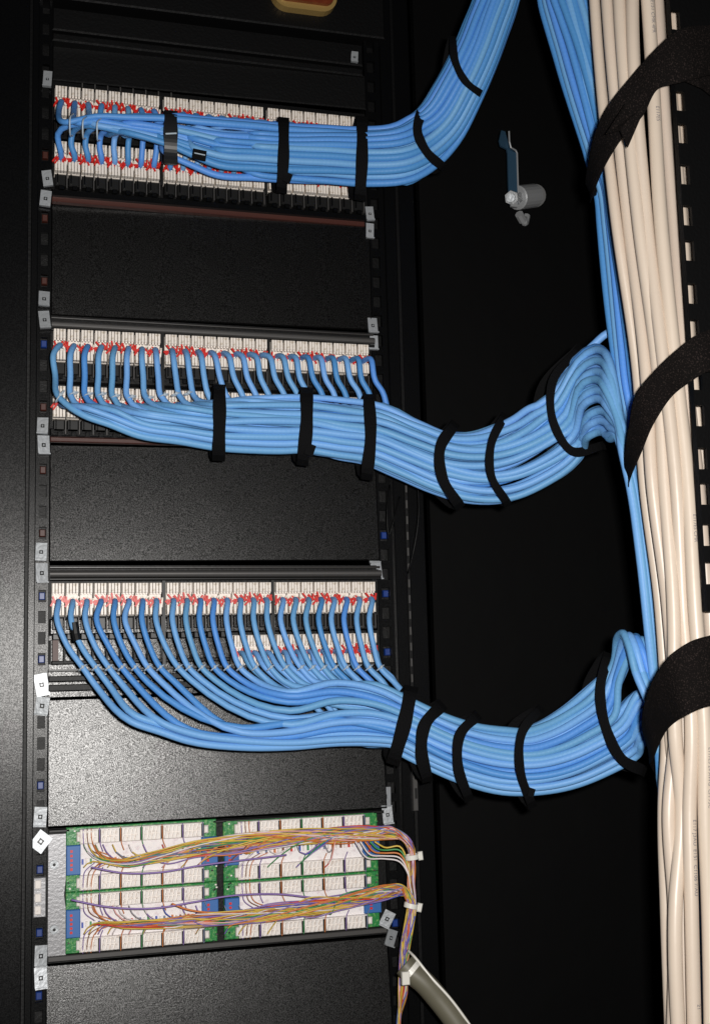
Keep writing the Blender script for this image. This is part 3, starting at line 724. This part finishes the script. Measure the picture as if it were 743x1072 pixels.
band(B3, [(636, 688), (628, 720), (635, 765), (652, 796), (672, 806)], 12, 'broad black strap at the right end of the lowest bundle below its loops')
bm = MB(); c = W(209, 162, .128); bm.box(c, (.0175, .003, .0135), m_strap, rot=Matrix.Rotation(.12, 3, 'Y'), bev=.0008)
bm.box(c + Vector((0, -.0022, .0)), (.014, .001, .0012), m_tie, rot=Matrix.Rotation(.12, 3, 'Y'))
o = bm.build('tape_flag'); tag(o, 'tiny black tape flag with a white mark stuck on the top bundle', 'tape')
bm = MB(); bm.tube([W(173.5, 140, .127), W(185, 139.5, .127)], .0011, m_tie, 6); o = bm.build('tape_seam', wide_tape)
# a black tag on a dropping cable of the lowest panel
bm = MB(); bm.tube([W(77.5, 652, .056), W(79.5, 664, .058), W(81, 671, .060)], RC * 1.12, m_jackblack, 10); o = bm.build('tape_flag'); tag(o, 'black tape wrapped on the second sweeping cable of the lowest panel', 'tape')

# ------------------------------------------------------------------ beige cables
BE = [  # columns at y: -60, 50, 230, 400, 500, 640, 770, 850, 950, 1150 ; radius px; depth
    ([618, 626, 645, 668, 673, 690, 697, 695, 697, 703], 6.5, .40, 'beige cable on the outer left of the trunk, running beside the blue cables'),
    ([631, 638, 656, 677, 683, 699, 706, 700, 704, 700], 7.5, .425, 'second beige cable from the left of the trunk, crossing others low down'),
    ([646, 651, 667, 688, 694, 704, 708, 712, 708, 712], 8, .44, 'third beige cable from the left of the trunk, bulging below the lowest strap'),
    ([661, 664, 678, 695, 705, 716, 722, 722, 722, 727], 8, .452, 'printed beige cable in the middle of the trunk'),
    ([672, 679, 692, 707, 719, 728, 736, 737, 740, 744], 8.5, .458, 'widest beige cable of the trunk, right of the middle one'),
    ([684, 692, 703, 720, 729, 742, 750, 752, 754, 760], 7.5, .452, 'beige cable alongside the slotted upright'),
    ([690, 700, 712, 726, 740, 757, 765, 768, 770, 775], 6.5, .44, 'bright beige cable touching the edge of the slotted upright'),
    ([636, 642, 660, 684, 690, 702, 700, 706, 712, 708], 6, .405, 'thin beige cable showing between the second and third ones'),
    ([654, 659, 672, 691, 699, 711, 716, 716, 715, 720], 6.5, .425, 'thin beige cable behind the printed ones in the middle'),
    ([678, 686, 697, 714, 724, 735, 743, 745, 747, 753], 6.5, .43, 'beige cable half hidden behind the widest one'),
    ([703, 709, 722, 736, 748, 765, 775, 777, 778, 782], 8, .435, 'beige cable glimpsed through the upper slots of the upright'),
    ([716, 722, 735, 749, 761, 778, 788, 790, 791, 795], 8, .435, 'beige cable glimpsed through the lower slots of the upright'),
    ([728, 734, 747, 762, 774, 791, 800, 802, 803, 808], 8, .425, 'beige cable farthest behind the slotted upright'),
]
YS = [-60, 50, 230, 400, 500, 640, 770, 850, 950, 1150]
PR = []
for k_, (xs, rp, d, lab) in enumerate(BE):
    pts = []
    for y, x in zip(YS, xs):
        dd = d - (0.012 if y in (230,) and k_ % 2 else 0) + rnd.uniform(-.006, .006)
        pts.append(W(x + rnd.uniform(-1.9, 1.9), y, dd))
    rad = rp * 1.02 * (CAM.y * -1 - d) / F
    path = spline(pts, 14); bm = MB(); bm.tube(path, rad, m_beige, 18)
    o = bm.build('network_cable', smooth=True); tag(o, lab, 'cable', 'beige cables of the vertical trunk'); PR.append((path, rad, o))
def print_on(k_, y0, text, size, ang):
    path, rad, par = PR[k_]
    cu = bpy.data.curves.new('t', 'FONT'); cu.body = text; cu.size = size
    to = bpy.data.objects.new('t', cu); COL.objects.link(to); bpy.context.view_layer.update()
    me = bpy.data.meshes.new_from_object(to.evaluated_get(bpy.context.evaluated_depsgraph_get())); bpy.data.objects.remove(to)
    z0 = W(700, y0, .45).z; i = min(range(len(path)), key=lambda q: abs(path[q].z - z0)); Ls = [0]
    for q in range(i, len(path) - 1): Ls.append(Ls[-1] + (path[q + 1] - path[q]).length)
    for v in me.vertices:
        s, h = v.co.x, v.co.y - size * .35; j = 0
        while j < len(Ls) - 2 and Ls[j + 1] < s: j += 1
        t = (s - Ls[j]) / max(1e-6, Ls[j + 1] - Ls[j]); c = lerp(path[i + j], path[i + j + 1], t)
        T = (path[i + j + 1] - path[i + j]).normalized(); side = Vector((1, 0, 0)); side = (side - side.dot(T) * T).normalized(); out = T.cross(side)
        if out.y > 0: out = -out
        a = ang + h / rad
        v.co = c + (out * math.cos(a) + side * math.sin(a)) * (rad + .00025)
    me.materials.append(m_print); o = bpy.data.objects.new('cable_print', me); COL.objects.link(o); o.parent = par
print_on(4, 10, 'E151 CMR 4PR', .0062, .1)
print_on(4, 120, 'E117ES', .0062, .0)
print_on(3, 855, 'E117 J3AU  E151  C1106 7/AU', .0062, .25)
print_on(3, 1055, '21', .0062, .25)
print_on(2, 830, 'C1106 7/AU', .0058, .6)
print_on(5, 840, 'E151 CMR', .0058, -.3)
print_on(4, 540, 'E117ES CMR', .0058, .1)
print_on(4, 780, 'E117ES 24 AWG  CM 75C', .0058, .15)

# ------------------------------------------------------------------ broad hook straps over the trunk
def ribbon(keys, label, th=.002, extra=None):
    """keys: (upper-left edge px, lower-right edge px, depth)"""
    U = spline([W(k[0], k[1], k[4]) for k in keys], 8); V = spline([W(k[2], k[3], k[5]) for k in keys], 8)
    bm = MB(); rows = []
    for u_, v_ in zip(U, V):
        mid = [lerp(u_, v_, t) + Vector((0, -.004 * math.sin(PI * t), 0)) for t in (0, .03, .25, .5, .75, .97, 1)]
        bk_ = [p + Vector((0, th, 0)) for p in reversed(mid)]
        rows.append(mid + bk_ + [mid[0]])
    bm.grid(rows, m_velcro)
    o = bm.build('hook_strap', smooth=True); tag(o, label, 'strap', 'broad black hook straps around the trunk of cables')
    return o, U, V
o1, U, V = ribbon([(650, 190, 650, 194, .24, .24), (616, 192, 621, 206, .30, .30), (613, 190, 618, 212, .345, .345), (616, 168, 621, 202, .385, .39), (623, 138, 634, 172, .425, .43), (638, 108, 655, 140, .465, .47), (660, 80, 672, 122, .49, .49), (683, 54, 690, 92, .515, .515), (705, 34, 712, 86, .53, .53), (745, 26, 745, 78, .525, .525), (800, 24, 800, 84, .48, .48)],
       'uppermost broad black hook strap with a pointed end over the beige cables')
bm = MB(); q = [W(634, 140, .50), W(654, 108, .502), W(676, 110, .505), W(657, 154, .49), W(649, 136, .492)]
bm.f.append((0, 1, 2, 3, 4)); bm.f.append((9, 8, 7, 6, 5)); bm.v += q + [p + Vector((0, .0018, 0)) for p in q]; bm.mi += [bm.mid(m_velcro)] * 2; bm.uv += [None] * 2
for a_ in range(5): bm.f.append((a_, a_ + 5, (a_ + 1) % 5 + 5, (a_ + 1) % 5)); bm.mi.append(0); bm.uv.append(None)
bm.build('pointed_end', o1)
bm = MB(); rows = []
for (x0, y0, x1, y1, d) in ((690, 92, 694, 90, .512), (706, 78, 716, 84, .522), (725, 74, 735, 92, .524), (748, 80, 752, 106, .52), (790, 92, 790, 120, .49)):
    p, q_ = W(x0, y0, d), W(x1, y1, d); rows.append([p, q_, q_ + Vector((0, .002, 0)), p + Vector((0, .002, 0)), p])
bm.grid(rows, m_velcro); bm.build('strap_underlayer', o1)
ribbon([(690, 560, 690, 562, .26, .26), (656, 500, 660, 516, .33, .33), (654, 478, 660, 500, .385, .39), (658, 448, 671, 474, .43, .43), (666, 412, 686, 440, .465, .47), (685, 388, 704, 414, .492, .492), (708, 366, 722, 400, .515, .515), (726, 352, 738, 390, .525, .525), (745, 344, 748, 388, .525, .525), (800, 335, 800, 384, .49, .49)],
       'middle broad black hook strap around the trunk beside the arching blue bundle')
ribbon([(700, 830, 700, 832, .26, .26), (676, 778, 680, 800, .335, .335), (672, 756, 683, 796, .39, .395), (675, 735, 692, 774, .43, .43), (688, 704, 704, 758, .475, .475), (704, 684, 716, 750, .50, .50), (722, 672, 732, 742, .51, .51), (748, 664, 750, 737, .51, .51), (800, 655, 800, 735, .48, .48)],
       'lowest broad black hook strap around the trunk beside the lowest blue loops')

# ------------------------------------------------------------------ terminal block panel
tb = empty('terminal_panel', 'steel mounting plate carrying green terminal boards with white punch-down rows', 'terminal panel')
bm = MB(); boxpx(bm, 51.5, 395, 868, 1009, -0.002, 0.003, m_black); bm.build('backplate', tb)
# silvery flange on the left with a notch, two screws
bm = MB(); Z = lambda y, d=.008: ZW(y, d)
bm.prism([(XW(53, .008), Z(874)), (XW(72, .008), Z(874)), (XW(73, .008), Z(900)), (XW(69, .008), Z(938)), (XW(73, .008), Z(970)), (XW(71, .008), Z(1006)), (XW(53, .008), Z(1006))], -.008, -.004, m_plate)
boxpx(bm, 53, 395, 1002, 1008, .0042, .013, m_lip, bev=.001); boxpx(bm, 53, 395, 869, 872.5, .0042, .012, m_jackblack, bev=.001)
bm.build('mounting_flange', tb)
for y in (905, 973):
    bm = MB(); c = W(57, y, .009); bm.tube([c, c + Vector((0, -.003, 0))], .0055, m_zinc, 16); bm.tube([c + Vector((0, -.003, 0)), c + Vector((0, -.0034, 0))], .002, m_jackblack, 8); bm.build('screw', tb)
WC = {'blue': (.05, .09, .42), 'violet': (.25, .16, .42), 'orange': (.62, .20, .05), 'yellow': (.66, .46, .07), 'green': (.05, .28, .09), 'brown': (.22, .08, .03), 'red': (.60, .05, .03), 'white': (.72, .66, .66), 'grey': (.30, .29, .31), 'pink': (.75, .40, .38), 'slate': (.16, .2, .3)}
WM = {k_: mat('wire_' + k_, v, .42) for k_, v in WC.items()}
def tboard(x0, x1, ya, yb, lab):                        # a column of rows of terminals
    bd = MB(); 
    d = .014
    X0, X1 = XW(x0, d), XW(x1, d)
    Z1, Z0 = ZW(ya, d), ZW(yb, d)
    board = bd.box(((X0 + X1) / 2, -.010, (Z0 + Z1) / 2), (X1 - X0, .004, Z1 - Z0), m_pcb, bev=.001).build('circuit_board', tb)
    H = Z1 - Z0; wx = X1 - X0; px = wx / 152.0
    sx0, sx1 = X0 + 13 * px, X1 - 14 * px
    # backing card, blue end blocks
    bm = MB(); bm.box(((sx0 + sx1) / 2, -.0135, (Z0 + Z1) / 2), (sx1 - sx0 - 2 * px, .002, H * .50), m_card); bm.build('backing_card', board)
    for x in (X0 + 7 * px, X1 - 8 * px):
        bm = MB(); bm.box((x, -.0165, (Z0 + Z1) / 2), (14 * px if x < (X0 + X1) / 2 else 17 * px, .006, H * .46), m_tape, bev=.001); 
        for q in range(5): bm.box((x - 2 * px, -.0197, (Z0 + Z1) / 2 + (q - 2) * H * .07), (2.5 * px, .0006, H * .04), m_red)
        bm.build('end_block', board)
    for s in (1, -1):
        zc = (Z0 + Z1) / 2 + s * H * .358; h = H * .25
        bm = MB(); bm.box(((sx0 + sx1) / 2, -.017, zc), (sx1 - sx0, .008, h * .92), m_block, bev=.001)
        bm.box((sx1 + 2.4 * px, -.017, zc), (5 * px, .0075, h * .5), m_block, bev=.0015)
        bm.box((sx0 - 1.5 * px, -.017, zc), (3 * px, .0075, h * .6), m_block, bev=.0015)
        seg = (sx1 - sx0) / 6
        for q in range(6):
            a = sx0 + q * seg
            for r_ in range(4):
                x = a + seg * (.15 + .19 * r_)
                bm.box((x + .0006, -.0225, zc + h * .20), (seg * .115, .004, h * .34), m_block, rot=Matrix.Rotation(.25, 3, 'Y'))
                bm.box((x - .0006, -.0225, zc - h * .22), (seg * .115, .004, h * .34), m_block, rot=Matrix.Rotation(.25, 3, 'Y'))
            bm.box((a + seg * .93, -.0215, zc), (seg * .13, .003, h * .8), m_jackblack)
        bm.build('terminal_strip', board)
        wc = ['violet', 'orange', 'green', 'orange', 'violet', 'slate']
        for q in range(6):
            bm = MB(); x = sx0 + q * seg + seg * .93
            bm.tube(spline([Vector((x, -.0235, zc + s * h * .5)), Vector((x, -.025, zc)), Vector((x + .001, -.0235, zc - s * h * .5)), Vector((x + .004, -.026, zc - s * h * .95))]), .0006, WM[wc[q]], 6)
            if q == 0:
                for e in range(3): bm.tube(spline([Vector((sx0 + (.004 + .005 * e), -.023, zc + s * h * .5)), Vector((sx0 + .004 + .005 * e, -.025, zc)), Vector((sx0 + .006 + .006 * e, -.024, zc - s * h * .7)), Vector((sx0 + .018 + .01 * e, -.026, zc - s * h * 1.25))]), .0006, WM[['violet', 'brown', 'orange'][e]], 6)
            bm.build('jumper_wire', board, smooth=True)
    # row of coloured wire ends on the card
    bm = MB(); cols = ['blue', 'orange', 'green', 'brown', 'blue', 'red', 'slate']
    n = 30
    for q in range(n):
        x = lerp(sx0 + 3 * px, sx1 - 4 * px, q / (n - 1))
        bm.box((x, -.0165, (Z0 + Z1) / 2 - H * .03 + rnd.uniform(-.0006, .0006)), (.0024, .004, .0062), WM[cols[(q // 1) % 7]] if q % 2 == 0 else m_block)
    bm.build('wire_ends', board)
    bm = MB()
    for q in range(26):
        xx = rnd.choice([X0 + rnd.uniform(.5, 11) * px, X1 - rnd.uniform(.5, 5) * px]); zz = lerp(Z0, Z1, rnd.random())
        bm.box((xx, -.0128, zz), (.0022, .002, .0018), rnd.choice([m_block, m_jackblack, m_pcb, m_lip]))
    bm.box(((X0 + X1) / 2, -.0119, (Z0 + Z1) / 2), (wx * .96, .0004, H * .96), m_pcb)
    bm.build('board_components', board)
tboard(71, 224, 868, 936, ''); tboard(71, 224, 936.5, 1001, '')
tboard(231, 388, 870, 937, ''); tboard(231, 388, 937.5, 1000.5, '')

# loom wires
names = ['yellow', 'yellow', 'orange', 'violet', 'violet', 'yellow', 'orange', 'white', 'green', 'pink', 'grey', 'violet', 'brown', 'yellow', 'blue', 'orange', 'white', 'slate', 'red', 'yellow', 'violet', 'orange', 'green', 'pink']
def loom(route_fn, n, lab, grp, seed):
    rr = random.Random(seed)
    for q in range(n):
        c = names[q % len(names)]; a = rr.uniform(0, 6.28); rad_ = rr.random() ** .5
        pts = route_fn(rr, q, a, rad_)
        bm = MB(); bm.tube(spline(pts, 5), .00082, WM[c], 6)
        o = bm.build('loom_wire', smooth=True)
        tag(o, lab % c, 'wire', grp)
def r_up(rr, q, a, rad_):
    x0 = rr.choice([88, 100, 118, 135, 150, 170, 190, 205, 235, 250, 280, 310, 340]) if q > 7 else 88 + q * 5
    main = [(95, 902, 5), (130, 903, 6), (170, 896, 8), (205, 889, 9), (240, 885, 10), (280, 880, 10), (320, 877, 9), (355, 874, 9), (390, 872, 8), (410, 872, 7), (424, 878, 6), (431, 890, 4), (431, 905, 4), (430, 925, 4), (431, 945, 4.5), (428, 968, 5), (424, 990, 5), (422, 1015, 4.5), (421, 1040, 5), (418, 1060, 6), (416, 1110, 7)]
    pts = []; x = x0
    y = 884 if rr.random() < .5 else 908
    st_ = [m for m in main if m[0] > x0 + 14 or m[1] > 903.5]
    pts.append(W(x0, y, .026)); pts.append(W(x0 + 4, lerp(y, 900, .5), .030))
    tw = rr.uniform(.012, .03) * rr.choice((-1, 1)); s = 0
    for m in st_:
        s += 30; an = a + tw * s
        vert = m[0] > 420
        wob = 1.15 if rr.random() < .25 else 1
        ox = math.cos(an) * m[2] * rad_ * (1 if vert else .3); oy = math.sin(an) * m[2] * rad_ * wob * (.3 if vert else 1)
        pts.append(W(m[0] + ox, m[1] + oy, .046 + .010 * math.cos(an * 1.0 + 1) * rad_ + (.012 if vert else 0)))
    return pts
def r_lo(rr, q, a, rad_):
    x0 = rr.choice([88, 100, 118, 135, 150, 170, 190, 205, 235, 250, 280, 310, 340]) if q > 7 else 88 + q * 5
    main = [(95, 966, 4), (130, 968, 5), (170, 966, 6), (205, 963, 8), (240, 961, 9), (280, 956, 10), (320, 950, 10), (355, 945, 9), (385, 939, 9), (405, 934, 8), (420, 932, 6), (428, 938, 5), (431, 948, 4.5), (428, 968, 5), (424, 990, 5), (422, 1015, 4.5), (421, 1040, 5), (418, 1060, 6), (416, 1110, 7)]
    pts = []; y = 948 if rr.random() < .5 else 978
    st_ = [m for m in main if m[0] > x0 + 14]
    pts.append(W(x0, y, .026)); pts.append(W(x0 + 4, lerp(y, 965, .5), .030))
    tw = rr.uniform(.012, .03) * rr.choice((-1, 1)); s = 0
    for m in st_:
        s += 30; an = a + tw * s; vert = m[0] > 421
        ox = math.cos(an) * m[2] * rad_ * (1 if vert else .3); oy = math.sin(an) * m[2] * rad_ * (.3 if vert else 1)
        pts.append(W(m[0] + ox, m[1] + oy, .046 + .010 * math.cos(an + 1) * rad_ + (.014 if vert else 0)))
    return pts
loom(r_up, 58, 'thin %s wire twisted into the upper loom across the terminal boards', 'thin wires of the upper terminal loom', 11)
loom(r_lo, 54, 'thin %s wire twisted into the lower loom across the terminal boards', 'thin wires of the lower terminal loom', 12)
# stray wires dipping below the upper loom before the trunk
for q, c in enumerate(('white', 'white', 'orange', 'green', 'yellow')):
    pts = [W(372 + q * 5, 881, .05), W(384 + q * 4, 892 + (2 - q) * 3, .05), W(402, 899 - q * 3, .05), W(418, 902 - q * 4, .055), W(427, 915 - q * 2, .058), W(429, 932, .058)]
    bm = MB(); bm.tube(spline(pts, 5), .00115, WM[c], 6); o = bm.build('loom_wire', smooth=True)
    tag(o, f'{["lowest pale", "upper pale", "orange", "green", "yellow"][q]} stray wire sagging under the upper loom toward the zip ties', 'wire', 'stray wires by the zip ties')
# wandering single wires over the boards
for q, (c, pts) in enumerate((('violet', [(75, 942), (110, 949), (160, 951), (205, 944), (240, 938), (290, 936), (340, 941), (385, 942)]), ('violet', [(96, 908), (130, 914), (170, 913), (210, 906), (250, 901), (300, 895)]), ('orange', [(180, 946), (196, 952), (215, 955), (250, 954), (290, 952)]))):
    bm = MB(); bm.tube(spline([W(x, y, .042) for x, y in pts], 6), .0012, WM[c], 6); o = bm.build('loom_wire', smooth=True)
    tag(o, ['long violet wire wandering in an arc over the lower pair of boards', 'violet wire arcing under the upper loom on the left board', 'short orange wire slanting into the lower loom'][q], 'wire')
# zip ties on the vertical loom
def zipt(x, y, r, lab, rot=0, head=1):
    z = empty('zip_tie', lab, 'zip tie', 'white zip ties on the vertical loom')
    bm = MB(); c = W(x, y, .066); T = Vector((math.sin(rot), 0, math.cos(rot))); n = Vector((T.z, 0, -T.x)); rows = []
    for q in range(24):
        th = 2 * PI * q / 24; o_ = n * math.cos(th) + Vector((0, 1, 0)) * math.sin(th)
        rows.append([c + o_ * r - T * .003, c + o_ * (r + .0012) - T * .003, c + o_ * (r + .0012) + T * .003, c + o_ * r + T * .003, c + o_ * r - T * .003])
    bm.grid(rows, m_nylon, closed=True); bm.build('strap_loop', z)
    bm = MB(); bm.box(c + n * head * (r + .003) + Vector((0, -.003, 0)), (.006, .005, .011), m_nylon, rot=Matrix.Rotation(rot, 3, 'Y'), bev=.001)
    bm.build('lock_head', z)
zipt(431, 897, .0078, 'uppermost white zip tie on the vertical loom, head sticking out', -.1)
zipt(430, 948, .0080, 'middle white zip tie where the lower loom joins the vertical one', .25)
# grey jacketed cable leaving the loom
gpts = spline([W(423, 1010, .085), W(431, 1018, .09), W(442, 1027, .095), W(458, 1045, .10), W(480, 1074, .11), W(505, 1115, .12)], 8)
bm = MB(); bm.tube(gpts, lambda t: .0145, m_grey, 18)
gc = bm.build('network_cable', smooth=True); tag(gc, 'thick grey-brown jacketed cable curving away from the lowest zip tie', 'cable')
bm = MB(); bm.tube(spline([W(427, 995, .07), W(434, 1002, .09), W(450, 1022, .105), (W(470, 1044, .115)), W(495, 1078, .12), W(510, 1100, .12)], 6), .0018, m_nylon, 6); o = bm.build('drain_wire', smooth=True); tag(o, 'thin pale cord running along the thick grey cable', 'cord')
z = empty('zip_tie', 'large white zip tie clamping the thick grey cable to the loom', 'zip tie', 'white zip ties on the vertical loom')
bm = MB(); c = gpts[7]; T = (gpts[9] - gpts[5]).normalized(); a_ = (Vector((0, 1, 0)) - T * T.y).normalized(); b_ = T.cross(a_); rows = []
for q in range(28):
    th = 2 * PI * q / 28; o_ = a_ * math.cos(th) + b_ * math.sin(th)
    rows.append([c + o_ * .0148 - T * .0032, c + o_ * .0165 - T * .0032, c + o_ * .0165 + T * .0032, c + o_ * .0148 + T * .0032, c + o_ * .0148 - T * .0032])
bm.grid(rows, m_nylon, closed=True); bm.build('strap_loop', z)
bm = MB(); bm.box(c + Vector((-.012, -.014, -.004)), (.010, .006, .016), m_nylon, bev=.001); bm.build('lock_head', z)
bm = MB(); bm.tube(gpts[:3] , .0135, m_nylon, 14); o = bm.build('cable_sleeve', gc, smooth=True)

# ------------------------------------------------------------------ light: one camera flash beside the lens
w = bpy.data.worlds.new('World'); SC.world = w; w.use_nodes = True
w.node_tree.nodes['Background'].inputs[0].default_value = (.6, .7, 1, 1); w.node_tree.nodes['Background'].inputs[1].default_value = 0.004
def flash(offx, offy, size, e, col=(1, .97, .93)):
    l = bpy.data.lights.new('flash', 'AREA'); l.shape = 'RECTANGLE'; l.size = size; l.size_y = size * .6; l.energy = e; l.color = col
    o = bpy.data.objects.new('flash', l); COL.objects.link(o)
    M2 = camo.matrix_world.copy(); o.matrix_world = M2
    o.location = CAM + CR * offx + CU * offy - CB * 0.02
    d = (W(300, 620, 0) - o.location).normalized(); o.rotation_euler = d.to_track_quat('-Z', 'Y').to_euler()
flash(0.055, 0.035, 0.04, 26)
SC.view_settings.view_transform = 'Standard'; SC.view_settings.look = 'None'; SC.view_settings.exposure = 0; SC.view_settings.gamma = 1
SC.cycles.max_bounces = 5
